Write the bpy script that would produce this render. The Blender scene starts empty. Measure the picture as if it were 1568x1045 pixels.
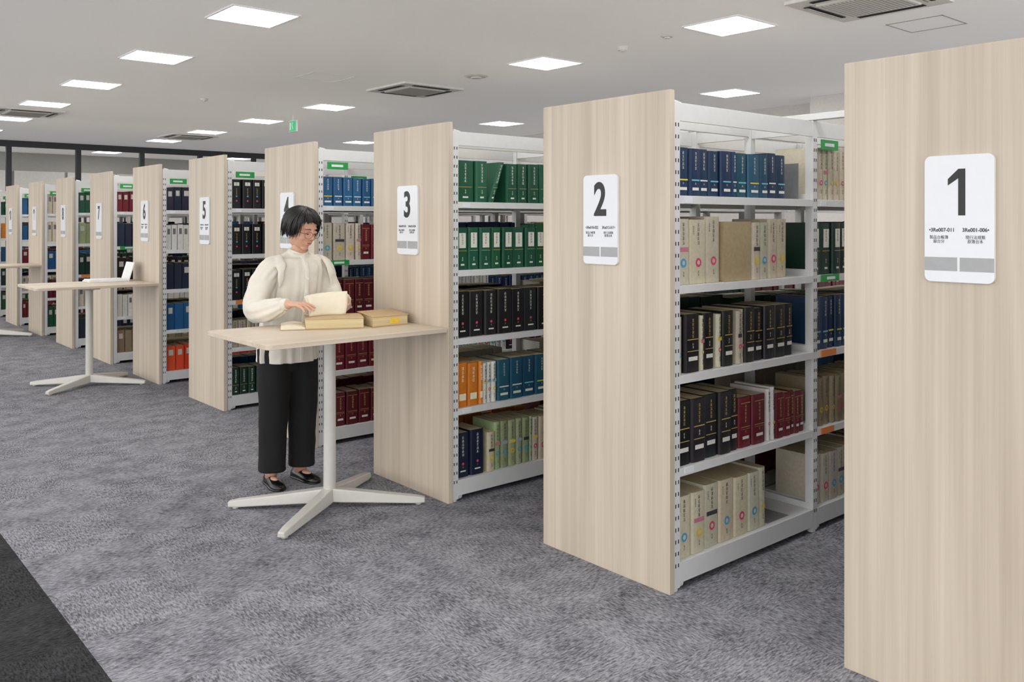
import bpy, math, random
from mathutils import Vector, Matrix
R=random.Random(7)
scene=bpy.context.scene
try:
    scene.view_settings.view_transform='Standard'
except Exception: pass

def lin(c):
    o=[]
    for v in c[:3]:
        v=v/255.0
        o.append(v/12.92 if v<=0.04045 else ((v+0.055)/1.055)**2.4)
    return (o[0],o[1],o[2],1.0)

# ------------------------------------------------------------ materials
def newmat(name):
    m=bpy.data.materials.new(name); m.use_nodes=True
    nt=m.node_tree; b=nt.nodes['Principled BSDF']
    return m,nt,b
def simple(name,c,rough=0.5,metal=0.0,noise=0.04,nscale=30,bump=0.0,bscale=200,stretch=None):
    m,nt,b=newmat(name)
    b.inputs['Roughness'].default_value=rough; b.inputs['Metallic'].default_value=metal
    tc=nt.nodes.new('ShaderNodeTexCoord')
    n=nt.nodes.new('ShaderNodeTexNoise'); n.inputs['Scale'].default_value=nscale
    if stretch:
        mp=nt.nodes.new('ShaderNodeMapping'); mp.inputs['Scale'].default_value=stretch
        nt.links.new(tc.outputs['Object'],mp.inputs['Vector']); nt.links.new(mp.outputs['Vector'],n.inputs['Vector'])
    else: nt.links.new(tc.outputs['Object'],n.inputs['Vector'])
    r=nt.nodes.new('ShaderNodeValToRGB')
    l=lin(c)
    r.color_ramp.elements[0].color=tuple(max(0,v*(1-noise*2)) for v in l[:3])+(1,)
    r.color_ramp.elements[1].color=tuple(min(1,v*(1+noise*2)) for v in l[:3])+(1,)
    nt.links.new(n.outputs['Fac'],r.inputs['Fac'])
    nt.links.new(r.outputs['Color'],b.inputs['Base Color'])
    if bump>0:
        n2=nt.nodes.new('ShaderNodeTexNoise'); n2.inputs['Scale'].default_value=bscale
        nt.links.new(tc.outputs['Object'],n2.inputs['Vector'])
        bp=nt.nodes.new('ShaderNodeBump'); bp.inputs['Strength'].default_value=bump; bp.inputs['Distance'].default_value=0.005
        nt.links.new(n2.outputs['Fac'],bp.inputs['Height']); nt.links.new(bp.outputs['Normal'],b.inputs['Normal'])
    return m
def emis(name,c,s):
    m,nt,b=newmat(name)
    b.inputs['Base Color'].default_value=lin(c)
    b.inputs['Emission Color'].default_value=lin(c); b.inputs['Emission Strength'].default_value=s
    return m
def woodmat(name,axis='Z',c1=(180,166,148),c2=(213,200,182)):
    m,nt,b=newmat(name)
    b.inputs['Roughness'].default_value=0.45
    tc=nt.nodes.new('ShaderNodeTexCoord')
    def layer(s_long,s_cross,detail=3):
        mp=nt.nodes.new('ShaderNodeMapping')
        sc={'Z':(s_cross,s_cross,s_long),'X':(s_long,s_cross,s_cross)}[axis]
        mp.inputs['Scale'].default_value=sc
        nt.links.new(tc.outputs['Object'],mp.inputs['Vector'])
        oi=nt.nodes.new('ShaderNodeObjectInfo')
        n=nt.nodes.new('ShaderNodeTexNoise'); n.noise_dimensions='4D'; n.inputs['Scale'].default_value=1; n.inputs['Detail'].default_value=detail
        mu=nt.nodes.new('ShaderNodeMath'); mu.operation='MULTIPLY'; mu.inputs[1].default_value=37
        nt.links.new(oi.outputs['Random'],mu.inputs[0]); nt.links.new(mu.outputs[0],n.inputs['W'])
        nt.links.new(mp.outputs['Vector'],n.inputs['Vector'])
        return n.outputs['Fac']
    a=layer(0.45,11,2); c=layer(1.8,140,3); d=layer(0.5,38,2)
    def mul(x,k):
        q=nt.nodes.new('ShaderNodeMath'); q.operation='MULTIPLY'; q.inputs[1].default_value=k; nt.links.new(x,q.inputs[0]); return q.outputs[0]
    def add(x,y):
        q=nt.nodes.new('ShaderNodeMath'); q.operation='ADD'; nt.links.new(x,q.inputs[0]); nt.links.new(y,q.inputs[1]); return q.outputs[0]
    s=add(add(mul(a,0.5),mul(c,0.2)),mul(d,0.3))
    r=nt.nodes.new('ShaderNodeValToRGB')
    r.color_ramp.elements[0].position=0.34; r.color_ramp.elements[1].position=0.66
    r.color_ramp.elements[0].color=lin(c1); r.color_ramp.elements[1].color=lin(c2)
    nt.links.new(s,r.inputs['Fac']); nt.links.new(r.outputs['Color'],b.inputs['Base Color'])
    return m
def carpet(name,dark,light):
    m,nt,b=newmat(name)
    b.inputs['Roughness'].default_value=0.95
    b.inputs['Specular IOR Level'].default_value=0.1
    tc=nt.nodes.new('ShaderNodeTexCoord')
    def nz(scale,detail=3,rot=0):
        mp=nt.nodes.new('ShaderNodeMapping'); mp.inputs['Scale'].default_value=scale; mp.inputs['Rotation'].default_value=(0,0,rot)
        nt.links.new(tc.outputs['Object'],mp.inputs['Vector'])
        n=nt.nodes.new('ShaderNodeTexNoise'); n.inputs['Scale'].default_value=1; n.inputs['Detail'].default_value=detail; n.inputs['Roughness'].default_value=0.65
        nt.links.new(mp.outputs['Vector'],n.inputs['Vector']); return n.outputs['Fac']
    sx=nz((34,130,1)); sy=nz((130,34,1))
    ch=nt.nodes.new('ShaderNodeTexChecker'); ch.inputs['Scale'].default_value=2.0
    mpc=nt.nodes.new('ShaderNodeMapping'); mpc.inputs['Location'].default_value=(0.11,0.03,0.25)
    nt.links.new(tc.outputs['Object'],mpc.inputs['Vector']); nt.links.new(mpc.outputs['Vector'],ch.inputs['Vector'])
    mx=nt.nodes.new('ShaderNodeMix'); nt.links.new(ch.outputs['Fac'],mx.inputs['Factor'])
    nt.links.new(sx,mx.inputs['A']); nt.links.new(sy,mx.inputs['B'])
    blot=nz((6,6,1),6)
    def mul(x,k):
        q=nt.nodes.new('ShaderNodeMath'); q.operation='MULTIPLY'; q.inputs[1].default_value=k; nt.links.new(x,q.inputs[0]); return q.outputs[0]
    def add(x,y):
        q=nt.nodes.new('ShaderNodeMath'); q.operation='ADD'; nt.links.new(x,q.inputs[0]); nt.links.new(y,q.inputs[1]); return q.outputs[0]
    s=add(mul(mx.outputs['Result'],0.68),mul(blot,0.32))
    r=nt.nodes.new('ShaderNodeValToRGB')
    r.color_ramp.elements[0].position=0.39; r.color_ramp.elements[1].position=0.61
    r.color_ramp.elements[0].color=lin(dark); r.color_ramp.elements[1].color=lin(light)
    nt.links.new(s,r.inputs['Fac']); nt.links.new(r.outputs['Color'],b.inputs['Base Color'])
    bp=nt.nodes.new('ShaderNodeBump'); bp.inputs['Strength'].default_value=0.4; bp.inputs['Distance'].default_value=0.003
    nt.links.new(mx.outputs['Result'],bp.inputs['Height']); nt.links.new(bp.outputs['Normal'],b.inputs['Normal'])
    return m
def colattr(name,rough=0.45):
    m,nt,b=newmat(name)
    b.inputs['Roughness'].default_value=rough
    a=nt.nodes.new('ShaderNodeAttribute'); a.attribute_name='Col'
    tc=nt.nodes.new('ShaderNodeTexCoord')
    n=nt.nodes.new('ShaderNodeTexNoise'); n.inputs['Scale'].default_value=60; nt.links.new(tc.outputs['Object'],n.inputs['Vector'])
    mr=nt.nodes.new('ShaderNodeMapRange'); mr.inputs['To Min'].default_value=0.85; mr.inputs['To Max'].default_value=1.15
    nt.links.new(n.outputs['Fac'],mr.inputs['Value'])
    mx=nt.nodes.new('ShaderNodeVectorMath'); mx.operation='SCALE'
    nt.links.new(a.outputs['Color'],mx.inputs[0]); nt.links.new(mr.outputs['Result'],mx.inputs['Scale'])
    nt.links.new(mx.outputs['Vector'],b.inputs['Base Color'])
    return m

M_wood=woodmat('pale_wood_vertical','Z'); M_top=woodmat('pale_wood_top','X',(188,172,152),(214,200,182))
M_steel=simple('white_steel',(214,215,215),0.4,0,0.02)
M_slot=simple('slot_dark',(60,60,60),0.7)
M_floor=carpet('carpet_grey',(80,80,86),(160,160,167)); M_floord=carpet('carpet_charcoal',(30,30,32),(68,68,70))
M_ceil_glow=simple('ceiling_board_fill_glow',(248,247,245),0.9,0,0.02,90,0.25,160)
_b=M_ceil_glow.node_tree.nodes['Principled BSDF']; _b.inputs['Emission Color'].default_value=(1,.99,.975,1); _b.inputs['Emission Strength'].default_value=0.11  # faint even glow added to the board as ambient fill; the ceiling is no lamp
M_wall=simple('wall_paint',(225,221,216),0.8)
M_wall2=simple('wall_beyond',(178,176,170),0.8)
M_frame=simple('dark_frame',(48,50,54),0.5)
M_lamp=emis('lamp_diffuser',(255,253,250),17.5)
M_lampf=simple('lamp_frame',(235,235,235),0.4)
M_books=colattr('book_covers')
M_sign=simple('sign_white',(224,227,232),0.3,0,0.01)
M_signg=simple('sign_grey',(160,161,163),0.35)
M_ink=simple('ink',(34,34,36),0.5)
M_table=simple('table_metal',(198,196,190),0.35,0.1,0.02)
M_ac=simple('ac_plastic',(226,225,221),0.5)
M_acd=simple('ac_grille',(165,163,159),0.7)
M_green=emis('exit_green',(20,150,95),0.9)
M_paper=simple('paper',(226,218,196),0.8,0,0.03)
M_pagee=simple('page_edges',(206,188,146),0.8,0,0.14,1,stretch=(4,4,420))
M_card=simple('kraft_cover',(190,162,122),0.7)
M_yel=simple('yellow_label',(225,190,60),0.6)
M_white=simple('white_plastic',(230,231,231),0.4)
M_tagg=simple('tag_green',(30,150,70),.5); M_tago=simple('tag_orange',(224,130,60),.5)
M_skin,nt,b=newmat('skin'); b.inputs['Roughness'].default_value=0.5
b.inputs['Subsurface Weight'].default_value=0.15; b.inputs['Subsurface Radius'].default_value=(0.02,0.008,0.004)
_n=nt.nodes.new('ShaderNodeTexNoise'); _n.inputs['Scale'].default_value=14
_r=nt.nodes.new('ShaderNodeValToRGB'); _r.color_ramp.elements[0].color=lin((198,148,124)); _r.color_ramp.elements[1].color=lin((214,170,148))
nt.links.new(_n.outputs['Fac'],_r.inputs['Fac']); nt.links.new(_r.outputs['Color'],b.inputs['Base Color'])
M_lip=simple('lips',(176,104,94),0.4); M_hair=simple('black_hair',(18,16,16),0.42,0,0.2,80)
M_eye=simple('eye_white',(220,214,206),0.2); M_dark=simple('eye_dark',(26,20,18),0.3)
M_glass=simple('glasses_frame',(60,48,40),0.3,0.4)
M_blouse=simple('ivory_cotton',(216,211,200),0.85,0,0.02,20,0.12,28)
M_pants=simple('black_cloth',(13,13,15),0.9,0,0.1,40,0.2,60)
M_shoe=simple('black_leather',(16,16,17),0.25,0,0.1)

# ------------------------------------------------------------ mesh builder
class MB:
    def __init__(s): s.v=[]; s.f=[]; s.m=[]; s.c=[]
    def add(s,vs,fs,m=0,c=None):
        o=len(s.v); s.v.extend([tuple(p) for p in vs])
        for f in fs:
            s.f.append(tuple(i+o for i in f)); s.m.append(m); s.c.append(c)
    def box(s,x0,x1,y0,y1,z0,z1,m=0,c=None):
        s.add([(x0,y0,z0),(x1,y0,z0),(x1,y1,z0),(x0,y1,z0),(x0,y0,z1),(x1,y0,z1),(x1,y1,z1),(x0,y1,z1)],
          [(0,3,2,1),(4,5,6,7),(0,1,5,4),(1,2,6,5),(2,3,7,6),(3,0,4,7)],m,c)
    def obox(s,o,u,v,w,m=0,c=None):
        o=Vector(o);u=Vector(u);v=Vector(v);w=Vector(w)
        s.add([o,o+u,o+u+v,o+v,o+w,o+u+w,o+u+v+w,o+v+w],[(0,3,2,1),(4,5,6,7),(0,1,5,4),(1,2,6,5),(2,3,7,6),(3,0,4,7)],m,c)
    def cyl(s,c0,r,h,axis='Z',n=24,m=0,r2=None):
        if r2 is None:r2=r
        vs=[];
        for k,(hh,rr) in enumerate(((0,r),(h,r2))):
            for i in range(n):
                a=2*math.pi*i/n; p=(rr*math.cos(a),rr*math.sin(a),hh)
                if axis=='Y': p=(p[0],hh,-p[1])
                if axis=='X': p=(hh,p[0],p[1])
                vs.append((c0[0]+p[0],c0[1]+p[1],c0[2]+p[2]))
        fs=[tuple(range(n))[::-1],tuple(range(n,2*n))]+[(i,(i+1)%n,n+(i+1)%n,n+i) for i in range(n)]
        s.add(vs,fs,m)
    def loft(s,pts,radii,n=20,ref=(1,0,0),rnd=False,wave=None,m=0,sub=1):
        P=[Vector(p) for p in pts]; Rr=[(r,r) if not isinstance(r,(tuple,list)) else tuple(r) for r in radii]
        if sub>1:   # catmull-rom resample
            P2=[];R2=[];N=len(P)
            for i in range(N-1):
                p0,p1,p2,p3=P[max(i-1,0)],P[i],P[i+1],P[min(i+2,N-1)]
                for q in range(sub):
                    t=q/sub
                    P2.append(.5*((2*p1)+(p2-p0)*t+(2*p0-5*p1+4*p2-p3)*t*t+(3*p1-p0-3*p2+p3)*t**3))
                    tt=t*t*(3-2*t)*.5+t*.5
                    R2.append((Rr[i][0]*(1-tt)+Rr[i+1][0]*tt,Rr[i][1]*(1-tt)+Rr[i+1][1]*tt))
            P2.append(P[-1]); R2.append(Rr[-1]); P,Rr=P2,R2
        if rnd:
            t0=(P[1]-P[0]).normalized(); t1=(P[-1]-P[-2]).normalized()
            a0=Rr[0]; a1=Rr[-1]; q0=min(a0); q1=min(a1)
            pre=[(P[0]-t0*q0*math.sin(a),(a0[0]*math.cos(a),a0[1]*math.cos(a))) for a in (1.45,1.1,0.75,0.4)]
            post=[(P[-1]+t1*q1*math.sin(a),(a1[0]*math.cos(a),a1[1]*math.cos(a))) for a in (0.4,0.75,1.1,1.45)]
            P=[p for p,_ in pre]+P+[p for p,_ in post]; Rr=[r for _,r in pre]+Rr+[r for _,r in post]
        N=len(P); vs=[]; ref=Vector(ref)
        for i in range(N):
            t=(P[min(i+1,N-1)]-P[max(i-1,0)]).normalized()
            u=(ref-t*ref.dot(t)).normalized(); v=t.cross(u)
            for j in range(n):
                a=2*math.pi*j/n; k=wave(i/(N-1),a) if wave else 1.0
                vs.append(P[i]+u*Rr[i][0]*math.cos(a)*k+v*Rr[i][1]*math.sin(a)*k)
        fs=[]
        for i in range(N-1):
            for j in range(n):
                j2=(j+1)%n; fs.append((i*n+j,i*n+j2,(i+1)*n+j2,(i+1)*n+j))
        fs.append(tuple(range(n))[::-1]); fs.append(tuple((N-1)*n+j for j in range(n)))
        s.add(vs,fs,m)
    def ell(s,c,r,n=20,k=12,m=0,M=None):
        vs=[];c=Vector(c)
        for i in range(1,k):
            ph=math.pi*i/k
            for j in range(n):
                a=2*math.pi*j/n
                vs.append(Vector((r[0]*math.sin(ph)*math.cos(a),r[1]*math.sin(ph)*math.sin(a),r[2]*math.cos(ph))))
        vs.append(Vector((0,0,r[2]))); vs.append(Vector((0,0,-r[2])))
        if M: vs=[M@p for p in vs]
        vs=[p+c for p in vs]
        T=(k-1)*n; fs=[]
        for i in range(k-2):
            for j in range(n):
                j2=(j+1)%n; fs.append((i*n+j,(i+1)*n+j,(i+1)*n+j2,i*n+j2))
        for j in range(n):
            j2=(j+1)%n; fs.append((T,j,j2)); fs.append((T+1,(k-2)*n+j2,(k-2)*n+j))
        s.add(vs,fs,m)
    def xform(s,M,start=0):
        for i in range(start,len(s.v)): s.v[i]=tuple(M@Vector(s.v[i]))
    def make(s,name,mats,parent=None,smooth=False,bevel=0,col=False,recenter=True):
        if not isinstance(mats,(list,tuple)): mats=[mats]
        xs=[v[0] for v in s.v]; ys=[v[1] for v in s.v]; zs=[v[2] for v in s.v]
        c=Vector(((min(xs)+max(xs))/2,(min(ys)+max(ys))/2,min(zs))) if recenter else Vector((0,0,0))
        me=bpy.data.meshes.new(name)
        me.from_pydata([(v[0]-c.x,v[1]-c.y,v[2]-c.z) for v in s.v],[],s.f)
        for mt in mats: me.materials.append(mt)
        me.polygons.foreach_set('material_index',s.m)
        if smooth: me.polygons.foreach_set('use_smooth',[True]*len(s.f))
        if col:
            at=me.color_attributes.new('Col','FLOAT_COLOR','CORNER'); data=[]
            for f,cc in zip(s.f,s.c):
                data.extend(list(cc or (1,1,1,1))*len(f))
            at.data.foreach_set('color',data)
        me.update()
        ob=bpy.data.objects.new(name,me); scene.collection.objects.link(ob); ob.location=c
        if parent:
            ob.parent=parent; ob.matrix_parent_inverse=Matrix.Translation(-parent.location)
        if bevel>0:
            bm=ob.modifiers.new('bevel','BEVEL'); bm.width=bevel; bm.segments=2; bm.limit_method='ANGLE'
        return ob
def empty(name,loc):
    e=bpy.data.objects.new(name,None); e.location=loc; e.empty_display_size=0.1
    scene.collection.objects.link(e); return e
def text(name,s,size,loc,mat,parent,sx=1.0,rot=(math.pi/2,0,-math.pi/2),off=0.0,ext=0.0006,align='CENTER'):
    cu=bpy.data.curves.new(name,'FONT'); cu.body=s; cu.size=size; cu.align_x=align; cu.align_y='CENTER'
    cu.extrude=ext; cu.offset=off; cu.materials.append(mat)
    ob=bpy.data.objects.new(name,cu); scene.collection.objects.link(ob)
    ob.location=loc; ob.rotation_euler=rot; ob.scale=(sx,1,1)
    ob.parent=parent; ob.matrix_parent_inverse=Matrix.Translation(-parent.location)
    return ob

# ------------------------------------------------------------ room
CH=3.25; X0,X1,Y0,Y1=-5.0,11.7,-4.0,24.1; YW=20.6
mb=MB()
mb.add([(0.89,Y0,0),(X1,Y0,0),(X1,Y1,0),(0.89,Y1,0)],[(0,1,2,3)],0)
mb.add([(X0,Y0,0),(0.89,Y0,0),(0.89,Y1,0),(X0,Y1,0)],[(0,1,2,3)],1)
mb.make('floor',[M_floor,M_floord],recenter=False)
mb=MB(); mb.box(X0,X1,Y0,Y1,CH,CH+0.1); mb.make('ceiling',M_ceil_glow,recenter=False)
mb=MB(); mb.box(X1,X1+0.15,Y0,Y1,0,CH); mb.make('wall_right',M_wall)
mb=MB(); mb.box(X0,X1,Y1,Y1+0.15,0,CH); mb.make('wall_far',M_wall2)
mb=MB(); mb.box(X1-0.35,X1,Y0,YW,CH-0.22,CH); mb.make('trim_1',M_wall)
mb=MB(); mb.box(X1-0.9,X1-0.02,5.6,6.4,0,CH-0.002); mb.make('column',M_wall,bevel=0.01)
mb=MB(); mb.box(X1-0.02,X1,Y0,YW,0,0.08); mb.make('baseboard_right',M_frame)
mb=MB()
mb.box(X0,X1,YW,YW+0.08,CH-0.13,CH); mb.box(X0,X1,YW,YW+0.08,0,0.1)
x=3.86-1.34*6
while x<X1:
    mb.box(x-0.05,x+0.05,YW,YW+0.1,0.1,CH-0.13); x+=1.34
pt=mb.make('window_1',[M_frame])
mb=MB()
for i in range(14):
    mb.box(X0+0.1+i*1.19,X0+1.22+i*1.19,Y1-0.06,Y1-0.02,0.3,CH-0.45)
mb.make('roller_blinds',simple('blind_fabric',(232,229,223),0.9))

# ceiling lamps
LX=[-3.5,-0.22,3.06,6.34,9.65]; LY=[-2.52,-0.17,2.18,4.52,6.87,9.21,11.56,13.9,16.25,18.6,22.6]
s=0.275
for X in LX:
    for Y in LY:
        if abs(X-6.34)<.1 and abs(Y-9.21)<.1: continue
        mb=MB(); z=CH
        for (a0,a1,b0,b1) in ((-s-.015,s+.015,-s-.015,-s),(-s-.015,s+.015,s,s+.015),(-s-.015,-s,-s,s),(s,s+.015,-s,s)):
            mb.box(X+a0,X+a1,Y+b0,Y+b1,z-0.012,z,0)
        mb.box(X-s,X+s,Y-s,Y+s,z-0.008,z-0.001,1)
        mb.make('ceiling_light',[M_lampf,M_lamp])
def ac(X,Y,sz=0.9):
    mb=MB(); h=sz/2; z=CH
    mb.box(X-h,X+h,Y-h,Y+h,z-0.025,z,0)
    mb.box(X-h*.62,X+h*.62,Y-h*.62,Y+h*.62,z-0.04,z-0.024,0)
    for i in range(16):
        yy=Y-h*.55+i*(h*1.1/15)
        mb.box(X-h*.55,X+h*.55,yy-.006,yy+.006,z-0.043,z-0.039,1)
    for d in (-1,1):
        mb.box(X-h*.6,X+h*.6,Y+d*h*.8-.03,Y+d*h*.8+.03,z-0.03,z-0.0245,2)
        mb.box(X+d*h*.8-.03,X+d*h*.8+.03,Y-h*.6,Y+h*.6,z-0.03,z-0.0245,2)
        mb.obox((X-h*.6,Y+d*h*.8-.02,z-.045),(h*1.2,0,0),(0,.03,.008),(0,0,.003),0)
        mb.obox((X+d*h*.8-.02,Y-h*.6,z-.045),(0,h*1.2,0),(.03,0,.008),(0,0,.003),0)
    mb.make('ceiling_air_conditioner',[M_ac,M_acd,M_slot],bevel=0.003)
ac(6.32,9.3); ac(3.06,15.1); ac(6.44,3.32); ac(6.37,17.3)
def hatch(X,Y,sz):
    mb=MB();h=sz/2;w=.010
    for (a0,a1,b0,b1) in ((-h,h,-h,-h+w),(-h,h,h-w,h),(-h,-h+w,-h,h),(h-w,h,-h,h)):
        mb.box(X+a0,X+a1,Y+b0,Y+b1,CH-0.004,CH)
    mb.make('ceiling_access_hatch',M_acd if sz<.5 else M_lampf)
hatch(7.58,3.39,.48); hatch(4.99,9.22,.53)
def disc(name,X,Y,r,h):
    mb=MB(); mb.cyl((X,Y,CH-h),r*.8,h,n=28,r2=r); mb.cyl((X,Y,CH-h-.012),r*.45,.013,n=20,m=0); mb.make(name,M_ac)
disc('smoke_detector',6.33,5.75,.055,.035); disc('smoke_detector',6.27,5.15,.06,.012); disc('ceiling_speaker',6.31,8.02,.14,.014)
disc('smoke_detector',4.6,11.9,.055,.03)
e=empty('exit_sign',(6.38,12.8,CH))
mb=MB(); mb.box(6.365,6.395,12.68,12.92,2.98,3.16); mb.cyl((6.38,12.8,3.16),.012,.09); mb.make('housing',M_white,e)
mb=MB(); mb.box(6.36,6.3651,12.69,12.91,2.99,3.15); mb.make('green_face',M_green,e)
mb=MB(); mb.ell((6.3595,12.79,3.115),(.001,.014,.014)); mb.obox((6.359,12.77,3.02),(.001,0,0),(0,.02,0),(0,.03,.08)); mb.box(6.359,6.36,12.84,12.89,3.01,3.13); mb.make('pictogram',M_white,e)

# ------------------------------------------------------------ bookshelves
PX=2.85; PW=0.775; PITCH=1.543; H=2.1
XS=[2.903,3.985,5.065,6.145,7.225]
SZ=[0.115,0.51,0.90,1.28,1.66]
C={'blue':(18,50,86),'blue2':(30,84,130),'navy':(24,34,56),'black':(22,22,25),'cream':(200,191,168),'cream2':(186,179,160),
 'white':(214,214,208),'green':(18,82,57),'dgreen':(19,54,44),'red':(104,22,36),'maroon':(90,18,32),'orange':(212,126,42),'teal':(22,78,102),
 'tan':(168,148,114),'lgreen':(148,160,122),'rorange':(210,70,36),'brown':(142,126,100),'grey':(150,150,148)}
def V(c,j=10):
    k=R.uniform(-j,j); return lin(tuple(max(5,min(250,v+k+R.uniform(-4,4))) for v in c))
def book(mb,x,w,h,D,y,z,key,detail,sgn=1,lean=0.0,style=None):
    c=V(C[key]); g=0.0018; x0=x+g; x1=x+w-g; r=min(.009,w*.22)
    prof=[(x0,.012),(x0+r*.4,.005),(x0+r,.002),(x0+w*.32,0),(x1-w*.32,0),(x1-r,.002),(x1-r*.4,.005),(x1,.012),(x1,D),(x0,D)] if detail else [(x0,0),(x1,0),(x1,D),(x0,D)]
    n=len(prof); L=lambda xx,yy,zz:(xx+lean*(zz-z), y+sgn*yy, zz)
    vs=[L(a,b,z) for a,b in prof]+[L(a,b,z+h) for a,b in prof]
    fs=[(i,(i+1)%n,n+(i+1)%n,n+i) for i in range(n)]+[tuple(range(n))[::-1],tuple(range(n,2*n))]
    if sgn<0: fs=[f[::-1] for f in fs]
    mb.add(vs,fs,0,c)
    q=[L(x0+.004,.012,z+h+.0006),L(x1-.004,.012,z+h+.0006),L(x1-.004,D-.003,z+h+.0006),L(x0+.004,D-.003,z+h+.0006)]
    mb.add(q,[(0,1,2,3) if sgn>0 else (3,2,1,0)],0,lin((200,184,146)))
    def quad(a0,a1,b0,b1,col,o=.0008):
        a0=max(a0,.13); a1=min(a1,.87)
        vs=[L(x+w*a0,-o,z+h*b0),L(x+w*a1,-o,z+h*b0),L(x+w*a1,-o,z+h*b1),L(x+w*a0,-o,z+h*b1)]
        mb.add(vs,[(0,1,2,3) if sgn>0 else (3,2,1,0)],0,col)
    def dot(b,rad,col,ring=False):
        cx=x+w/2; cz=z+h*b
        for rr,cc,o in ((rad,col,.0010),)+(((rad*.5,c,.0014),) if ring else ()):
            vs=[L(cx+rr*math.cos(t*math.pi/6),-o,cz+rr*math.sin(t*math.pi/6)) for t in range(12)]
            mb.add(vs,[tuple(range(12)) if sgn>0 else tuple(range(12))[::-1]],0,cc)
    def chars(b1,num,sz,col,ax=.5):
        zz=z+h*b1; cw=sz/2
        def qd(u0,u1,v0,v1,o):
            vs=[L(u0,-o,v0),L(u1,-o,v0),L(u1,-o,v1),L(u0,-o,v1)]
            mb.add(vs,[(0,1,2,3) if sgn>0 else (3,2,1,0)],0,col)
        cx=x+w*ax
        for i in range(num):
            z1=zz-i*sz*1.22
            for t in range(3):
                p=z1-sz*(t*.36); e_=cw*R.uniform(.55,1)
                qd(cx-e_,cx+e_,p-sz*.11,p,.0012)
            for t in range(R.choice((1,2,2))):
                xx=cx+R.uniform(-.6,.6)*cw; qd(xx-sz*.05,xx+sz*.05,z1-sz*.88,z1-sz*R.uniform(0,.3),.0013)
    if not detail:
        if R.random()<.7: quad(.25,.75,.62,.85,lin((190,188,178)) if key not in('cream','cream2','white') else lin((110,110,112)))
        return
    acc=[lin((214,70,110)),lin((70,160,200)),lin((220,190,50))]
    wht=lin((225,224,214)); gold=lin((196,166,96)); drk=lin((60,58,60))
    if key in('cream','cream2','white','tan','brown','lgreen'):
        chars(.94,5 if h>.22 else 3,.016,drk,.5)
        if w>.07: chars(.90,4,.008,drk,.22)
        if R.random()<.6: quad(.12,.88,.50,.57,R.choice([lin((222,200,90)),lin((200,120,140)),lin((150,170,190)),drk]))
        dot(.33,min(.02,w*.28),R.choice(acc),True)
        chars(.2,2,.010,drk)
    elif key in('black','navy'):
        st=mb_style
        if st%3==0:
            chars(.93,6,.016,wht); dot(.3,.008,acc[0]); quad(.3,.7,.12,.15,wht); chars(.24,1,.009,gold)
        elif st%3==1:
            quad(.25,.75,.78,.9,wht); chars(.885,2,.010,drk); chars(.70,4,.012,gold); dot(.42,.008,acc[1]); dot(.26,.008,acc[0])
        else:
            quad(.1,.9,.56,.575,gold); chars(.92,5,.014,gold); quad(.2,.8,.2,.27,wht); quad(.1,.9,.36,.372,gold); chars(.5,2,.010,wht)
    elif key in('green','dgreen'):
        if mb_style%2:
            quad(.22,.78,.52,.88,wht); chars(.86,4,.013,drk)
            quad(.13,.87,.45,.46,gold)
        else:
            chars(.93,6,.015,wht); quad(.13,.87,.36,.37,gold)
        chars(.3,2,.010,wht); quad(.35,.65,.1,.14,wht)
    elif key in('blue','blue2','teal'):
        chars(.92,5,.013,wht); quad(.12,.88,.32,.35,R.choice([lin((225,200,60)),lin((120,190,210)),wht])); quad(.2,.8,.12,.18,wht); chars(.28,1,.009,wht)
    elif key in('red','maroon'):
        quad(.12,.88,.88,.89,gold); chars(.85,5,.014,gold); quad(.12,.88,.40,.41,gold); quad(.12,.88,.36,.365,gold); quad(.25,.75,.16,.22,wht); chars(.33,1,.010,gold)
    else:
        chars(.9,4,.018,lin((250,236,200))); quad(.2,.8,.15,.3,lin((240,230,200)))
mb_style=0
def fill(mb,xa,xb,y,z,key,h,wm,detail,sgn=1,lean=0.0):
    x=xa; hv=R.uniform(.01,.035)
    while x<xb-.02:
        w=wm*R.uniform(.82,1.15); w=min(w,xb-x)
        if w<.02: break
        ln=R.choice((0,0,0,.008,-.006)) if lean==0 else lean
        book(mb,x,w,h*R.uniform(1-hv,1+hv),R.uniform(.205,.22),y+sgn*R.uniform(0,.014),z+.001,key,detail,sgn,ln)
        x+=w+R.choice((.001,.002,.004))
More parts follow.
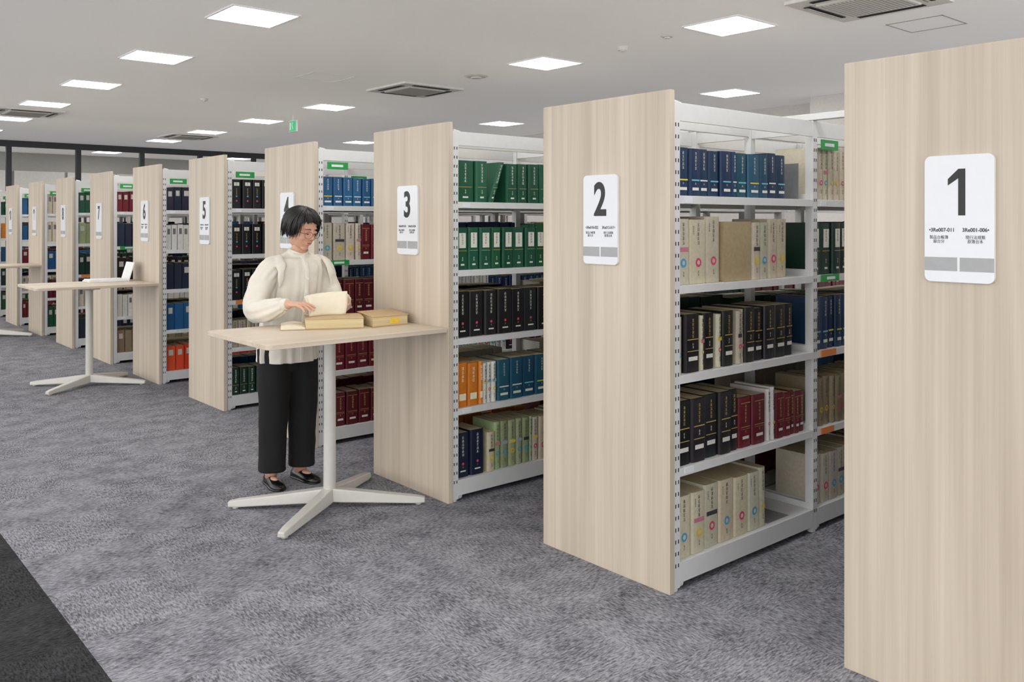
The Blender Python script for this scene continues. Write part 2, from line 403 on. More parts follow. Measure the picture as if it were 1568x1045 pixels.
CFG={
2:{0:[(2.93,3.60,'cream',.27,.098)],1:[(2.93,3.38,'black',.275,.088),(3.39,3.60,'red',.23,.105),(3.61,3.68,'white',.25,.03),(3.68,3.84,'red',.215,.062),(3.84,3.95,'maroon',.20,.05)],
   2:[(2.93,2.99,'cream',.24,.058),(2.99,3.10,'black',.255,.105),(3.10,3.13,'cream',.24,.03),(3.13,3.22,'black',.25,.085),(3.22,3.26,'cream',.24,.04),(3.26,3.36,'black',.25,.09),(3.36,3.43,'cream2',.24,.04),(3.43,3.83,'black',.245,.08)],
   3:[(2.93,3.25,'cream',.285,.105),(3.48,3.62,'cream2',.275,.07),(3.62,3.80,'cream',.28,.09)],
   4:[(2.93,3.36,'blue',.205,.076),(3.37,3.62,'teal',.205,.082),(3.62,3.79,'blue',.21,.085)]},
3:{0:[(2.93,3.15,'navy',.25,.1),(3.15,3.21,'cream',.22,.05),(3.21,3.5,'lgreen',.27,.055),(3.5,3.9,'cream2',.26,.06)],
   1:[(2.93,3.12,'orange',.245,.07),(3.12,3.23,'white',.235,.035),(3.23,3.9,'teal',.235,.1)],
   2:[(2.93,3.9,'black',.255,.1)],3:[(2.93,3.9,'green',.235,.082)],4:[(2.93,3.15,'green',.24,.12),(3.3,3.9,'green',.235,.085)]},
4:{0:[(2.93,3.9,'maroon',.235,.085)],1:[(2.93,3.9,'red',.24,.085)],2:[(2.93,3.9,'maroon',.24,.08)],3:[(2.93,3.24,'cream2',.26,.085),(3.24,3.9,'red',.25,.08)],4:[(2.93,3.9,'blue2',.2,.085)]},
5:{0:[(2.93,3.9,'dgreen',.22,.08)],1:[(2.93,3.9,'cream2',.22,.07)],2:[(2.93,3.9,'black',.25,.09)],3:[(2.93,3.9,'black',.25,.09)],4:[(2.93,3.9,'black',.24,.09)]},
6:{0:[(2.93,3.9,'rorange',.24,.085)],1:[(2.93,3.9,'blue2',.25,.09)],2:[(2.93,3.9,'navy',.25,.08)],3:[(2.93,3.3,'white',.24,.05),(3.3,3.9,'cream2',.24,.06)],4:[(2.93,3.9,'navy',.22,.08)]},
7:{0:[(2.93,3.9,'brown',.24,.08)],1:[(2.93,3.9,'white',.24,.06)],2:[(2.93,3.9,'black',.25,.08)],3:[(2.93,3.9,'navy',.25,.08)],4:[(2.93,3.9,'red',.22,.07)]},
8:{0:[(2.93,3.9,'navy',.24,.08)],1:[(2.93,3.9,'cream',.24,.06)],2:[(2.93,3.9,'dgreen',.25,.08)],3:[(2.93,3.9,'lgreen',.25,.08)],4:[(2.93,3.9,'green',.25,.07)]},
}
STY={(2,1):2,(2,2):2,(3,2):0,(3,3):1,(3,4):0,(5,2):1,(5,3):1,(5,4):1,(3,0):0}
B2={2:['cream2','brown','blue','dgreen','cream']}
keys=list(C.keys())
SUB={1:('3Re007-011','3Re001-006'),2:('3Re018-022','3Re012-017'),3:('3Re029-033','3Re023-028'),4:('3Re040-044','3Re034-039')}
def digit1(mb,cy,x,zc):
    T=.021; h=.073
    for poly in ([(x-T/2+.004,-h),(x+T/2+.004,-h),(x+T/2+.004,h),(x-T/2+.004,h)],[(x-T/2+.0045,h),(x-.038,.042),(x-.038,.022),(x-T/2+.0045,.044)]):
        n=len(poly)
        vs=[(PX-.0131,cy-a,zc+b) for a,b in poly]+[(PX-.0119,cy-a,zc+b) for a,b in poly]
        mb.add(vs,[tuple(range(n)),tuple(range(n,2*n))[::-1]]+[(i,n+i,n+(i+1)%n,(i+1)%n)for i in range(n)])
for k in range(1,12):
    yr=2.325+PITCH*(k-2); yf=yr+PW; ym=(yr+yf)/2
    e=empty('bookshelf',(PX,ym,0))
    mb=MB(); mb.box(PX,PX+0.03,yr,yf,0,H); mb.make('end_panel',M_wood,e,bevel=0.0015)
    det=k<=5
    mb=MB()
    for i,xp in enumerate(XS):
        for (ya,yb) in ((yr+.006,yr+.05),(ym-.02,ym+.02),(yf-.05,yf-.006)):
            mb.box(xp-.019,xp+.019,ya,yb,0.012,2.055)
        if i<2 and k<=6:
            for j in range(38):
                z=.1+j*.05
                for dx in (-.009,.009):
                    mb.box(xp+dx-.003,xp+dx+.003,yr+.0052,yr+.0062,z,z+.016,1)
        mb.cyl((xp,yr+.028,0),.02,.02,n=12)
        mb.loft([(xp+.015,yr+.0225,.03),(xp+.05,yr+.0225,.02)],[(.03,.01),(.012,.01)],n=12,ref=(0,0,1))
        mb.loft([(xp+.015,yr+.0225,2.02),(xp+.05,yr+.0225,2.035)],[(.05,.012),(.025,.012)],n=12,ref=(0,0,1))
        mb.box(xp-.01,xp+.01,yr+.05,yf-.05,1.99,2.05)
    mb.make('posts',[M_steel,M_slot],e)
    mb=MB()
    for X in (XS[1],XS[3]): mb.box(X-.02,X+.02,yr-(PITCH-PW)+.003 if k>1 else yr,yf-.001,2.057,2.09)
    mb.make('overhead_tie_bars',M_steel,e,bevel=.003)
    mb=MB()
    for i in range(4):
        a=XS[i]+.0195; b_=XS[i+1]-.0195
        for j,z in enumerate(SZ):
            for (ya,yb,s_) in ((yr+.006,ym-.012,1),(yf-.006,ym+.012,-1)):
                y0_,y1_=min(ya,yb),max(ya,yb)
                mb.box(a,b_,y0_+.002,y1_,z-.012,z)
                lz=z-.034 if j else z-.085
                yy=ya
                mb.box(a,b_,min(yy,yy+s_*.012),max(yy,yy+s_*.012),lz,z+.001)
                if j: mb.box(a,b_,min(yb,yb-s_*.004),max(yb,yb-s_*.004),z,z+.03)
                mb.box(a,a+.004,y0_+.02,y1_,z-.012,z+.03); mb.box(b_-.004,b_,y0_+.02,y1_,z-.012,z+.03)
        for ya in (yr+.008,yf-.02):
            mb.box(a,b_,ya,ya+.012,1.975,2.052)
        mb.box(a,b_,ym-.01,ym+.01,2.0,2.04)
        for zz in (1.05,1.43,1.82): mb.box(a,b_,ym-.004,ym+.004,zz,zz+.025)
    mb.make('shelf_boards',M_steel,e,bevel=0.0012 if k<=4 else 0)
    mb=MB()
    for i in range(4):
        x=XS[i]+.05
        if not (k in (2,3) and i==0):
            mb.box(x,x+.16,yr-.001,yr+.005,1.915,1.965,0); mb.box(x+.03,x+.12,yr-.0018,yr-.001,1.932,1.948,2)
        if k in(4,7) or (k==2 and i==1): mb.box(x,x+.17,yr-.001,yr+.005,1.248,1.282,0); mb.box(x+.05,x+.13,yr-.0018,yr-.001,1.258,1.272,2)
        mb.box(x,x+.05,yr+.003,yr+.006,1.63,1.655,2); mb.box(x,x+.06,yr+.003,yr+.006,.485,.508,2)
        if not(k==2 and i==0) and k in(2,5,8): mb.box(x+.0,x+.14,yr-.001,yr+.005,.87,.902,1)
        if i>0: mb.box(x+.0,x+.12,yr-.001,yr+.005,.48,.51,1)
    mb.make('shelf_label_tags',[M_tagg,M_tago,M_sign],e)
    es=empty('shelf_number_sign',(PX-.005,ym,1.56))
    cy=ym; hw=.105; hh=.2; r=.02; zc=1.56
    mb=MB(); pf=[]
    for (cx,cz,a0) in ((hw-r,hh-r,0),(-hw+r,hh-r,90),(-hw+r,-hh+r,180),(hw-r,-hh+r,270)):
        for t in range(7):
            a=math.radians(a0+t*15); pf.append((cx+r*math.cos(a),cz+r*math.sin(a)))
    n=len(pf)
    vs=[(PX-.012,cy-a,zc+b) for a,b in pf]+[(PX-.0005,cy-a,zc+b) for a,b in pf]
    mb.add(vs,[tuple(range(n)),tuple(range(n,2*n))[::-1]]+[(i,n+i,n+(i+1)%n,(i+1)%n)for i in range(n)])
    mb.make('plate',M_sign,es)
    mb=MB(); mb.box(PX-.0128,PX-.0119,cy-.1045,cy-.004,zc-.165,zc-.122); mb.box(PX-.0128,PX-.0119,cy+.004,cy+.1045,zc-.165,zc-.122); mb.make('grey_band',M_signg,es)
    nz_=zc+.083
    if k in (1,10,11):
        mb=MB()
        for xx in {1:(.006,),10:(-.022,),11:(-.02,.036)}[k]: digit1(mb,cy,xx,nz_)
        mb.make('number',M_ink,es)
        if k==10: text('number','0',.2,(PX-.0125,cy-.038,nz_),M_ink,es,.55,off=.004)
    else:
        text('number',str(k),.205,(PX-.0125,cy,nz_),M_ink,es,.76,off=.0055)
    a,b_=SUB.get(k,('3Re%03d-%03d'%(k*11-4,k*11),'3Re%03d-%03d'%(k*11-10,k*11-5)))
    if k<=6:
        text('range_text','•'+a,.0168,(PX-.0122,cy+.051,zc-.036),M_ink,es,.9,ext=.0004,off=.0003)
        text('range_text',b_+'•',.0168,(PX-.0122,cy-.051,zc-.036),M_ink,es,.9,ext=.0004,off=.0003)
        text('subject_text','製品台帳簿\n録台分',.0130,(PX-.0122,cy+.060,zc-.066),M_ink,es,.9,ext=.0004)
        text('subject_text','現行法規類\n原簿台本',.0130,(PX-.0122,cy-.05,zc-.066),M_ink,es,.9,ext=.0004)
    mb=MB(); cfg=CFG.get(k,{})
    for i in range(4):
        a=XS[i]+.026; b_=XS[i+1]-.03
        for j,z in enumerate(SZ):
            mb_style=R.randint(0,5)
            y=yr+.026
            if i==0 and j in cfg:
                mb_style=STY.get((k,j),mb_style)
                for (p,q,key,h,w) in cfg[j]:
                    fill(mb,p,min(q,b_),y,z,key,h,w,det)
            else:
                key=B2[k][j] if (k in B2 and i==1) else R.choice(keys[:12])
                x=a
                while x<b_-.1:
                    L_=R.uniform(.3,.8); e2=min(x+L_,b_)
                    fill(mb,x,e2,y,z,key,R.uniform(.21,.27),R.uniform(.05,.09),det and i<2)
                    x=e2+.004; key=R.choice(keys[:12]); mb_style=R.randint(0,5)
            key=R.choice(keys[:12]); fill(mb,a,b_-R.uniform(0,.3),yf-.028,z,key,R.uniform(.2,.27),R.uniform(.07,.1),False,-1)
    if k==2:
        mb.box(3.26,3.47,yr+.03,yr+.25,1.281,1.281+.27,0,lin((170,152,118)))
        mb.box(3.90,3.905,yr+.05,yr+.25,1.661,1.661+.18,0,lin((120,122,124)))
        mb.box(3.80,3.905,yr+.05,yr+.25,1.6605,1.662,0,lin((120,122,124)))
        mb.box(3.62,3.80,yr+.04,yr+.25,.1155,.117,0,lin((130,132,134)))
        mb.box(3.62,3.622,yr+.06,yr+.2,.116,.26,0,lin((130,132,134)))
    if k==3:
        mb_style=0
        book(mb,3.155,.045,.235,.21,yr+.03,1.661,'green',True,1,.35)
    mb.make('shelved_books',M_books,col=True)

# ------------------------------------------------------------ tables
def table(k):
    yr=2.325+PITCH*(k-2); ya=yr+.01; yb=yr+PW-.01; xc=2.335; yc=(ya+yb)/2
    e=empty('reading_table',(xc,yc,0))
    mb=MB(); r=.03; pf=[]
    for (cx,cy,a0,rr) in ((PX-.0015,yb,0,0),(1.80+r,yb-r,90,r),(1.80+r,ya+r,180,r),(PX-.0015,ya,270,0)):
        if rr==0: pf.append((cx,cy)); continue
        for t in range(7):
            a=math.radians(a0+t*15); pf.append((cx+r*math.cos(a),cy+r*math.sin(a)))
    n=len(pf)
    mb.add([(a,b,.941) for a,b in pf]+[(a,b,.965) for a,b in pf],[tuple(range(n))[::-1],tuple(range(n,2*n))]+[(i,(i+1)%n,n+(i+1)%n,n+i) for i in range(n)])
    mb.make('tabletop',M_top,e,bevel=.002)
    mb=MB()
    mb.loft([(xc,yc,.04),(xc,yc,.90)],[(.034,.034),(.032,.032)],n=28)
    mb.loft([(xc,yc,.90),(xc,yc,.92),(xc,yc,.9405)],[(.04,.04),(.07,.06),(.09,.07)],n=28)
    mb.box(xc-.3,xc+.3,yc-.03,yc+.03,.92,.9405); mb.box(xc-.03,xc+.03,yc-.25,yc+.25,.922,.9405)
    mb.make('column',M_table,e,smooth=False,bevel=.002)
    mb=MB()
    for dx,dy in ((-.43,-.30),(-.43,.33),(.42,-.30),(.43,.31)):
        L=Vector((dx,dy,0)); s_=L.normalized().cross(Vector((0,0,1)))
        st=[]
        for t,w,h0,h1 in ((0,.036,.035,.105),(.12,.036,.03,.10),(.5,.033,.022,.075),(.9,.028,.012,.05),(1.0,.022,.012,.04)):
            p=Vector((xc,yc,0))+L*t
            st.append([p+s_*w+Vector((0,0,h0)),p+s_*w*.8+Vector((0,0,h1)),p-s_*w*.8+Vector((0,0,h1)),p-s_*w+Vector((0,0,h0))])
        vs=[q for g in st for q in g]; fs=[]
        for i in range(len(st)-1):
            for j in range(4): fs.append((i*4+j,i*4+(j+1)%4,(i+1)*4+(j+1)%4,(i+1)*4+j))
        fs+= [(3,2,1,0),tuple(len(vs)-4+q for q in range(4))]
        mb.add(vs,fs)
        p=Vector((xc,yc,0))+L*.93; mb.cyl((p.x,p.y,0),.018,.016,n=14)
    mb.make('cross_feet',M_table,e,bevel=.006)
for k in (3,6,9): table(k)

TZ=.9655
e=empty('open_book',(2.36,4.38,TZ))
u=Vector((.9,-.436,0)); v=Vector((.436,.9,0)); o=Vector((2.22,4.31,TZ))
mb=MB()
mb.obox(o+Vector((0,0,.004)),u*.31,v*.25,(0,0,.05),0)
mb.obox(o-u*.004-v*.004,u*.318,v*.258,(0,0,.004),1)
mb.obox(o-u*.135-v*.004,u*.131,v*.258,(0,0,.004),1)
mb.make('page_blocks',[M_pagee,M_card,M_paper],e,bevel=.002)
mb=MB()
NA=10; prof=[(-.130+ .128*i/NA, .006+.016*math.sin(math.pi*(.12+.75*i/NA))) for i in range(NA+1)]
vs=[]
for t in (0,.25):
    for a,hh_ in prof: vs.append(o+u*a+v*t+Vector((0,0,hh_)))
    for a,hh_ in prof: vs.append(o+u*a+v*t+Vector((0,0,.0042)))
n=NA+1; fs=[]
for i in range(NA):
    fs.append((i,i+1,2*n+i+1,2*n+i)); fs.append((n+i+1,n+i,3*n+i,3*n+i+1))
    fs.append((i,n+i,n+i+1,i+1)); fs.append((2*n+i,2*n+i+1,3*n+i+1,3*n+i))
fs+=[(0,2*n,3*n,n),(n-1,2*n-1,4*n-1,3*n-1)]
mb.add(vs,fs); mb.make('left_pages',M_paper,e)
mb=MB()
mb.obox(o+Vector((0,0,.0545))-u*.002-v*.003,u*.314,v*.256,(0,0,.004),0)
mb.make('card_cover',M_card,e,bevel=.001)
mb=MB()
NU,NV=14,10
for lay in range(3):
    g=[]
    for j in range(NV+1):
        for i in range(NU+1):
            a=i/NU; t=j/NV
            x=2.295+a*(.2+.04*t)-.004*lay; y=4.395-.03*a+.05*t*t+.022*math.sin(a*3.1)*(1-.4*t)+lay*.006*(t+.2); z=1.026+t*(.115+.012*a)-.004*lay*t+.004*math.sin(a*3.1)*t
            g.append((x,y,z))
    mb.add(g,[(j*(NU+1)+i,j*(NU+1)+i+1,(j+1)*(NU+1)+i+1,(j+1)*(NU+1)+i) for j in range(NV) for i in range(NU)])
ob=mb.make('turning_page',M_paper,e,smooth=True); sm=ob.modifiers.new('s','SOLIDIFY'); sm.thickness=.0008
e=empty('bound_volume',(2.69,4.27,TZ))
mb=MB(); mb.obox((2.555,4.17,TZ+.004),(.235,.01,0),(.055,.255,0),(0,0,.05),0); mb.obox((2.55,4.165,TZ),(.245,.01,0),(.055,.265,0),(0,0,.004),1)
mb.obox((2.55,4.165,TZ+.0545),(.245,.01,0),(.055,.265,.008),(0,0,.004),1); mb.obox((2.67,4.1735,TZ+.012),(.06,.0025,0),(0,.002,0),(0,0,.03),2)
mb.make('pages_and_cover',[M_pagee,M_card,M_yel],e,bevel=.0015)
e=empty('open_binder',(2.6,9.08,TZ))
mb=MB(); mb.obox((2.36,8.98,TZ),(.35,0,0),(0,.24,0),(0,0,.014)); mb.obox((2.37,8.99,TZ+.014),(.33,0,0),(0,.22,0),(0,0,.012))
mb.obox((2.715,8.98,TZ),(.055,0,.185),(0,.24,0),(.01,0,-.003)); mb.make('binder_body',M_white,e,bevel=.002)

# ------------------------------------------------------------ person
PO=Vector((2.38,4.82,0)); TP=Matrix.Translation(PO)
W=empty('woman_reading',PO)
def pmake(mb,name,mat,vox=None,sm=0,smooth=True,disp=None):
    mb.xform(TP); ob=mb.make(name,mat,W,smooth=smooth)
    if vox:
        r=ob.modifiers.new('remesh','REMESH'); r.mode='VOXEL'; r.voxel_size=vox; r.use_smooth_shade=True
    if sm:
        s_=ob.modifiers.new('sm','SMOOTH'); s_.factor=.5; s_.iterations=sm
    if disp:
        for i,(sc,st) in enumerate(disp):
            t=bpy.data.textures.new(name+str(i),'CLOUDS'); t.noise_scale=sc; t.noise_depth=1
            d=ob.modifiers.new('d%d'%i,'DISPLACE'); d.texture=t; d.strength=st; d.mid_level=.5; d.texture_coords='LOCAL'
    return ob
mb=MB()
mb.loft([(-.01,.02,.80),(0,.015,.95),(.02,.01,1.1),(.05,0,1.25),(.055,-.005,1.30),(.055,-.01,1.34)],[(.14,.1),(.13,.09),(.12,.085),(.11,.075),(.09,.05),(.05,.045)],n=28,rnd=True)
mb.loft([(.055,0,1.31),(.054,-.012,1.39),(.052,-.030,1.46)],[(.050,.048),(.045,.046),(.044,.046)],n=24,rnd=True)
for sx,x in ((-1,-.105),(1,.085)):
    mb.loft([(x,.02,.84),(x-.0,.0,.5),(x,.02,.28),(x,.03,.10),(x,.03,.06)],[.075,.055,.05,.033,.036],n=20,rnd=True)
for pts in ([(-.09,.005,1.27),(-.18,-.015,1.19),(-.235,-.055,1.11),(-.26,-.09,1.055),(-.215,-.22,1.065),(-.18,-.29,1.088),(-.165,-.325,1.09)],[(.19,.005,1.27),(.25,-.01,1.19),(.262,-.05,1.10),(.265,-.09,1.055),(.24,-.2,1.068),(.225,-.25,1.085),(.212,-.285,1.09)]):
    mb.loft(pts,[.034,.034,.034,.036,.030,.026,(.026,.024)],n=20,rnd=True)
pmake(mb,'body',M_skin,.006,3)
mb=MB()
def wv(t,a):
    k=max(0,1-t*1.12)**.6
    return 1+k*(.055*math.sin(8*a+1.5*math.sin(2*a)+.8*t)+.032*math.sin(17*a+1+2*t))+.014*math.sin(23*a)*(1-t)
mb.loft([(-.005,.01,.725),(-.005,.01,.80),(.0,.01,.92),(.02,.01,1.05),(.04,.005,1.17),(.052,.0,1.26),(.056,0,1.315),(.056,.0,1.345),(.055,-.005,1.366),(.055,-.010,1.380)],
  [(.184,.142),(.180,.140),(.172,.134),(.167,.128),(.168,.122),(.172,.110),(.158,.092),(.114,.074),(.070,.062),(.058,.056)],n=144,wave=wv,sub=4)
for sx,cx in ((-1,-.085),(1,.195)):
    pts=[(cx+sx*.028,-.098,1.17),(cx+sx*.022,-.105,1.235),(cx+sx*.014,-.082,1.295),(cx+sx*.006,-.03,1.335),(cx+sx*.006,.03,1.333),(cx+sx*.012,.078,1.29),(cx+sx*.022,.10,1.22)]
    def wg(t,a): return 1+.12*math.sin(30*t+2*sx)
    mb.loft(pts,[(.010,.006),(.020,.009),(.026,.010),(.028,.010),(.026,.010),(.02,.009),(.01,.006)],n=24,ref=(1,0,-.6*sx),sub=6,wave=wg)
mb.loft([(.053,-.062,1.352),(.052,-.100,1.30),(.050,-.122,1.24),(.040,-.133,1.15),(.025,-.142,1.05),(.008,-.148,.9),(.0,-.152,.74)],[(.015,.007)]*7,n=16,sub=4)
def slv(t,a):
    g=max(0,(t-.45)/.55)
    b=math.exp(-((t-.52)/.18)**2); b2=math.exp(-((t-.14)/.12)**2)
    return 1+.09*g*math.sin(9*a)*(1 if t<.97 else .3)+.10*b*math.sin(38*t+1.5*math.cos(a))*(.4+.6*max(0,math.cos(a-2)))+.04*math.sin(4*a+6*t)+.06*b2*math.sin(11*a)
mb.loft([(-.05,.008,1.285),(-.11,.006,1.268),(-.175,-.012,1.20),(-.228,-.05,1.12),(-.260,-.09,1.055),(-.245,-.16,1.045),(-.212,-.23,1.062),(-.188,-.275,1.08),(-.18,-.288,1.086)],
  [.066,.074,.070,.067,.070,.066,.060,.046,.032],n=64,wave=slv,sub=6)
mb.loft([(-.185,-.280,1.085),(-.169,-.314,1.09)],[.033,.031],n=24)
mb.loft([(.15,.008,1.285),(.21,.006,1.264),(.243,-.01,1.19),(.258,-.045,1.11),(.264,-.085,1.055),(.255,-.14,1.052),(.24,-.2,1.068),(.23,-.24,1.083),(.227,-.25,1.086)],
  [.066,.072,.065,.061,.062,.060,.054,.042,.032],n=64,wave=slv,sub=6)
mb.loft([(.230,-.244,1.085),(.218,-.272,1.09)],[.033,.031],n=24)
pmake(mb,'blouse',M_blouse,.0036,1,disp=[(.11,.010),(.04,.004)])
mb=MB()
for px_,y,z in ((.052,-.104,1.305),(.048,-.132,1.215),(.037,-.142,1.13),(.024,-.150,1.04)):
    mb.cyl((px_,y-.007,z),.0055,.008,axis='Y',n=12)
pmake(mb,'buttons',M_white,smooth=False)
mb=MB()
n=48; vs=[]
for i in range(n):
    a=2*math.pi*i/n; fr=max(0,-math.sin(a))
    for (rr,dz) in ((.060,0),(.056,.022-.014*fr**3),(.052,.022-.014*fr**3),(.054,0)):
        vs.append((.055+rr*math.cos(a),-.008+rr*1.0*math.sin(a),1.366+dz-.012*fr))
fs=[(i*4+j,((i+1)%n)*4+j,((i+1)%n)*4+(j+1)%4,i*4+(j+1)%4) for i in range(n) for j in range(4)]
mb.add(vs,fs); pmake(mb,'collar',M_blouse)
mb=MB()
mb.loft([(-.008,.015,.98),(-.008,.015,.9),(-.01,.018,.80),(-.01,.018,.74)],[(.14,.105),(.158,.116),(.168,.118),(.163,.112)],n=40,rnd=True)
def wv4(t,a): return 1+.035*math.sin(4*a+3*t)
for x,dx in ((-.09,-.015),(.075,.01)):
    mb.loft([(x,.015,.80),(x+dx*.4,.005,.62),(x+dx*.8,0,.46),(x+dx,.01,.28),(x+dx,.015,.14),(x+dx,.015,.085)],[(.096,.11),(.092,.1),(.085,.09),(.08,.085),(.08,.085),(.081,.086)],n=48,wave=wv4,sub=3)
pmake(mb,'trousers',M_pants,.006,1,disp=[(.12,.010)])
for x,yaw in ((-.11,-.12),(.085,.15)):
    mb=MB(); st=[(.10,.020,.035),(.085,.032,.055),(.05,.036,.062),(.0,.036,.05),(-.05,.042,.042),(-.09,.044,.036),(-.125,.036,.03),(-.145,.02,.022),(-.152,.006,.012)]
    n=14; vs=[];
    for (yy,hw,hh) in st:
        for j in range(n):
            a=math.pi*j/(n-1); sa=max(0.0,math.sin(a)); vs.append((hw*math.cos(a)*(1 if sa>.02 else .96),yy,.006+hh*sa**.8))
    fs=[]
    for i in range(len(st)-1):
        for j in range(n-1): fs.append((i*n+j,i*n+j+1,(i+1)*n+j+1,(i+1)*n+j))
        fs.append((i*n+n-1,i*n,(i+1)*n,(i+1)*n+n-1))
    fs.append(tuple(range(n))[::-1]); fs.append(tuple((len(st)-1)*n+j for j in range(n)))
    mb.add(vs,fs,0)
    sl=[(hw+.003,yy) for yy,hw,hh in st]; pf=[(a,b) for a,b in sl]+[(-a,b) for a,b in sl[::-1]]; n=len(pf)
    mb.add([(a,b,0) for a,b in pf]+[(a,b,.009) for a,b in pf],[tuple(range(n)),tuple(range(n,2*n))[::-1]]+[(i,n+i,n+(i+1)%n,(i+1)%n) for i in range(n)],0)
    mb.ell((0,-.030,.042),(.022,.042,.016),m=1)
    mb.loft([(0,.03,.04),(0,.03,.12)],[.034,.034],n=18,m=1)
    mb.xform(Matrix.Translation((x,-.0,0))@Matrix.Rotation(yaw,4,'Z'))
    pmake(mb,'shoe',[M_shoe,M_skin],None,0)
def hand(name,wr,f,nrm,side,curl,thumbang=.75,sc=.93,spread=.04):
    wr=Vector(wr); f=Vector(f).normalized(); nrm=Vector(nrm); nrm=(nrm-f*nrm.dot(f)).normalized(); s_=f.cross(nrm).normalized()
    if s_.dot(Vector(side))<0: s_=-s_
    mb=MB()
    P=lambda a,b,c: wr+(f*a+s_*b+nrm*c)*sc
    mb.loft([P(-.02,0,0),P(.0,0,0),P(.03,.002,.002),P(.06,.001,.003),P(.086,0,.002)],[(.026*sc,.019*sc),(.026*sc,.018*sc),(.036*sc,.016*sc),(.040*sc,.014*sc),(.038*sc,.011*sc)],n=24,ref=s_,rnd=True)
    mb.ell(P(.035,.022,.008),(.017*sc,.017*sc,.017*sc))
    lens=[(.042,.026,.020),(.046,.029,.021),(.043,.027,.021),(.034,.020,.018)]
    for i in range(4):
        b=.0295-.0195*i; base=P(.082-.004*(i==3)-.002*(i==0),b,.001); ang=0; pts=[P(.06,b*.9,.001),base]; p=base
        for q,Ls in enumerate(lens[i]):
            ang+=curl[i]*(.9 if q==0 else 1.1)
            d=(f*math.cos(ang)+nrm*math.sin(ang)+s_*spread*(1.5-i)*math.cos(ang)).normalized()
            p=p+d*Ls*sc; pts.append(p)
        mb.loft(pts,[.0088*sc,.0092*sc,.0084*sc,.0076*sc,.0062*sc],n=14,ref=s_,rnd=True)
    t0=P(.022,.024,.004); d1=(f*math.cos(thumbang)+s_*math.sin(thumbang)+nrm*.35).normalized(); d2=(f*math.cos(thumbang*.4)+s_*math.sin(thumbang*.4)+nrm*.45).normalized()
    p1=t0+d1*.038*sc; p2=p1+(d1+d2).normalized()*.03*sc; p3=p2+d2*.024*sc
    mb.loft([t0,p1,p2,p3],[.012*sc,.0108*sc,.0095*sc,.0075*sc],n=14,ref=nrm,rnd=True)
    pmake(mb,name,M_skin,.0024,3)
hand('right_hand',(-.166,-.318,1.092),(.44,-.86,.04),(.15,0,-1),(1,0,0),[.20,.26,.30,.36],spread=.045)
hand('left_hand',(.214,-.28,1.092),(-.42,-.88,.06),(-.75,.25,-.6),(0,0,1),[.35,.42,.48,.52])

HM=TP@Matrix.Translation((.052,-.055,1.512))@Matrix.Rotation(math.radians(16),4,'Z')@Matrix.Rotation(math.radians(20),4,'X')@Matrix.Scale(1.05,4)
def hmake(mb,name,mat,vox=None,sm=0):
    mb.xform(HM); ob=mb.make(name,mat,W,smooth=True)
    if vox:
        r=ob.modifiers.new('remesh','REMESH'); r.mode='VOXEL'; r.voxel_size=vox; r.use_smooth_shade=True
    if sm:
        s_=ob.modifiers.new('sm','SMOOTH'); s_.factor=.5; s_.iterations=sm
    return ob
mb=MB()
mb.ell((0,.012,.03),(.074,.092,.085),28,18)
mb.ell((0,-.018,-.030),(.063,.067,.082),32,20)
mb.ell((0,-.012,-.052),(.056,.056,.050),24,14)
mb.ell((0,-.052,-.096),(.026,.019,.017))
for sx in (-1,1):
    mb.ell((sx*.034,-.054,-.034),(.024,.022,.024)); mb.ell((sx*.0088,-.090,-.033),(.0072,.008,.006))
    mb.ell((sx*.073,.006,-.008),(.007,.016,.028)); mb.ell((sx*.078,.012,.0),(.006,.010,.020))
    mb.ell((sx*.031,-.0735,.0015),(.016,.0115,.0075))
mb.ell((0,-.070,.022),(.046,.014,.010))
mb.loft([(0,-.080,.014),(0,-.088,-.008),(0,-.0985,-.027)],[(.009,.009),(.009,.009),(.0110,.010)],n=14,rnd=True)
mb.ell((0,-.073,-.062),(.024,.014,.015))
mb.loft([(0,.018,-.02),(0,.016,-.075)],[(.045,.048),(.044,.046)],n=24,rnd=True)
hmake(mb,'head',M_skin,.003,6)
mb=MB(); mb.ell((0,-.0842,-.0585),(.0175,.0046,.0028)); mb.ell((0,-.0842,-.0635),(.0145,.0050,.0036)); hmake(mb,'lips',M_lip)
mb=MB()
for sx in (-1,1):
    mb.ell((sx*.031,-.0760,-.0068),(.0125,.0075,.0038),m=0)
    mb.ell((sx*.030,-.0805,-.0075),(.0050,.0036,.0030),m=1)
    mb.loft([(sx*.017,-.0815,-.0055),(sx*.025,-.0845,-.0040),(sx*.034,-.0840,-.0040),(sx*.047,-.0765,-.0065)],[.0009,.0014,.0014,.0009],n=8,m=1,ref=(0,0,1))
    mb.loft([(sx*.015,-.0835,.0205),(sx*.030,-.0830,.0245),(sx*.047,-.0720,.0195)],[(.0016,.001),(.0020,.001),(.0008,.0008)],n=8,m=1,ref=(0,0,1),sub=3)
hmake(mb,'eyes',[M_eye,M_dark])
def ringtube(mb,c,rx,rz,th,tilt=0):
    n=28;vs=[];k=6
    for i in range(n):
        a=2*math.pi*i/n; ce=Vector((c[0]+rx*math.cos(a),c[1]+tilt*math.cos(a),c[2]+rz*math.sin(a))); rad=Vector((math.cos(a),0,math.sin(a)))
        for j in range(k):
            b_=2*math.pi*j/k; vs.append(ce+rad*th*math.cos(b_)+Vector((0,1,0))*th*math.sin(b_))
    mb.add(vs,[(i*k+j,((i+1)%n)*k+j,((i+1)%n)*k+(j+1)%k,i*k+(j+1)%k) for i in range(n) for j in range(k)])
mb=MB()
for sx in (-1,1):
    ringtube(mb,(sx*.033,-.096,-.008),.0235,.020,.0011,sx*.006)
    mb.loft([(sx*.056,-.089,-.002),(sx*.074,-.06,.0),(sx*.079,.0,.0)],[.0012]*3,n=8,ref=(0,0,1))
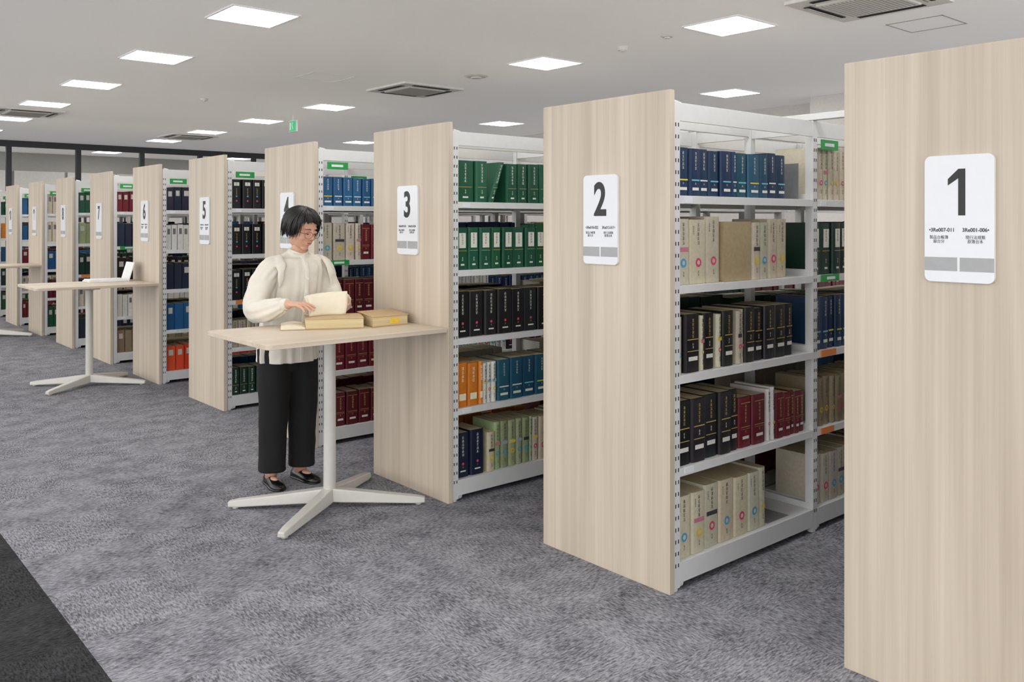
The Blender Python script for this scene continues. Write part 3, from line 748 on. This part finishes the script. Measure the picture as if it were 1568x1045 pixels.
mb.loft([(-.010,-.1015,-.003),(0,-.104,.0),(.010,-.1015,-.003)],[.0012]*3,n=8,ref=(0,0,1))
hmake(mb,'glasses',M_glass)
def phi_end(th):
    a=abs(th)
    if a<.75: return math.radians(68+6*math.sin(th*5))
    if a<1.05: return math.radians(68+(a-.75)/.3*52)
    return math.radians(120+12*min(1,(a-1.05)/1.2))
def hp(th,ph,k=1.0):
    rx,ry,rz=.088*k,.104*k,.098*k; c=(0,.014,.022)
    if ph<=math.pi/2: return Vector((c[0]+rx*math.sin(ph)*math.sin(th),c[1]-ry*math.sin(ph)*math.cos(th),c[2]+rz*math.cos(ph)))
    q=ph-math.pi/2; s_=1-.22*q*q
    return Vector((c[0]+rx*s_*math.sin(th),c[1]-ry*s_*math.cos(th),c[2]-rz*q*1.05))
mb=MB(); nt_,np_=72,18; vs=[]
for i in range(nt_):
    th=-math.pi+2*math.pi*i/nt_
    for j in range(np_+1):
        ph=phi_end(th)*(j/np_)*.97+.0001; vs.append(hp(th,ph,.985))
fs=[]
for i in range(nt_):
    for j in range(np_):
        i2=(i+1)%nt_; fs.append((i*(np_+1)+j,i*(np_+1)+j+1,i2*(np_+1)+j+1,i2*(np_+1)+j))
mb.add(vs,fs); ob=hmake(mb,'hair_cap',M_hair); sd=ob.modifiers.new('s','SOLIDIFY'); sd.thickness=.008; sd.offset=-1
cu=bpy.data.curves.new('hair_strands','CURVE'); cu.dimensions='3D'; cu.bevel_depth=.0034; cu.bevel_resolution=1; cu.materials.append(M_hair)
for q in range(1000):
    th=R.uniform(-math.pi,math.pi); lay=R.uniform(.98,1.11); pe=phi_end(th)*R.uniform(.84,1.07); dth=R.uniform(-.2,.2)+ (0.25 if abs(th)<.8 else 0)
    ps=R.uniform(.02,.5); sp=cu.splines.new('POLY'); N=10; sp.points.add(N-1); off=R.uniform(-.3,.3); fl=R.uniform(-.03,.09)
    for i in range(N):
        t=i/(N-1); ph=ps+(pe-ps)*t
        k=1+(lay-1)*math.sin(min(1,t*1.3)*math.pi*.5)+ (fl*t**3 if abs(th)>.9 else 0)+.008*math.sin(t*7+off*9)
        p=HM@hp(th+dth*t+.04*math.sin(t*5+q),ph,k)
        sp.points[i].co=(p.x,p.y,p.z,1); sp.points[i].radius=(.5+.7*math.sin(math.pi*min(1,t*.8+.1)))*(1 if t<.7 else (1.08-t)/.38)
ob=bpy.data.objects.new('hair_strands',cu); scene.collection.objects.link(ob); ob.parent=W; ob.matrix_parent_inverse=Matrix.Translation(-PO)

# ------------------------------------------------------------ world & camera
w=bpy.data.worlds.new('world'); scene.world=w; w.use_nodes=True
bg=w.node_tree.nodes['Background']; bg.inputs['Color'].default_value=(.99,.985,.98,1); bg.inputs['Strength'].default_value=2.6
cam=bpy.data.cameras.new('camera'); co=bpy.data.objects.new('camera',cam); scene.collection.objects.link(co)
co.location=(0,0,1.55); co.rotation_euler=(math.pi/2,0,-math.atan2(.65,.76))
cam.sensor_width=36; cam.lens=1338/1568*36; cam.shift_y=-(522.67-340)/1568; cam.clip_end=100; cam.clip_start=.05
scene.camera=co
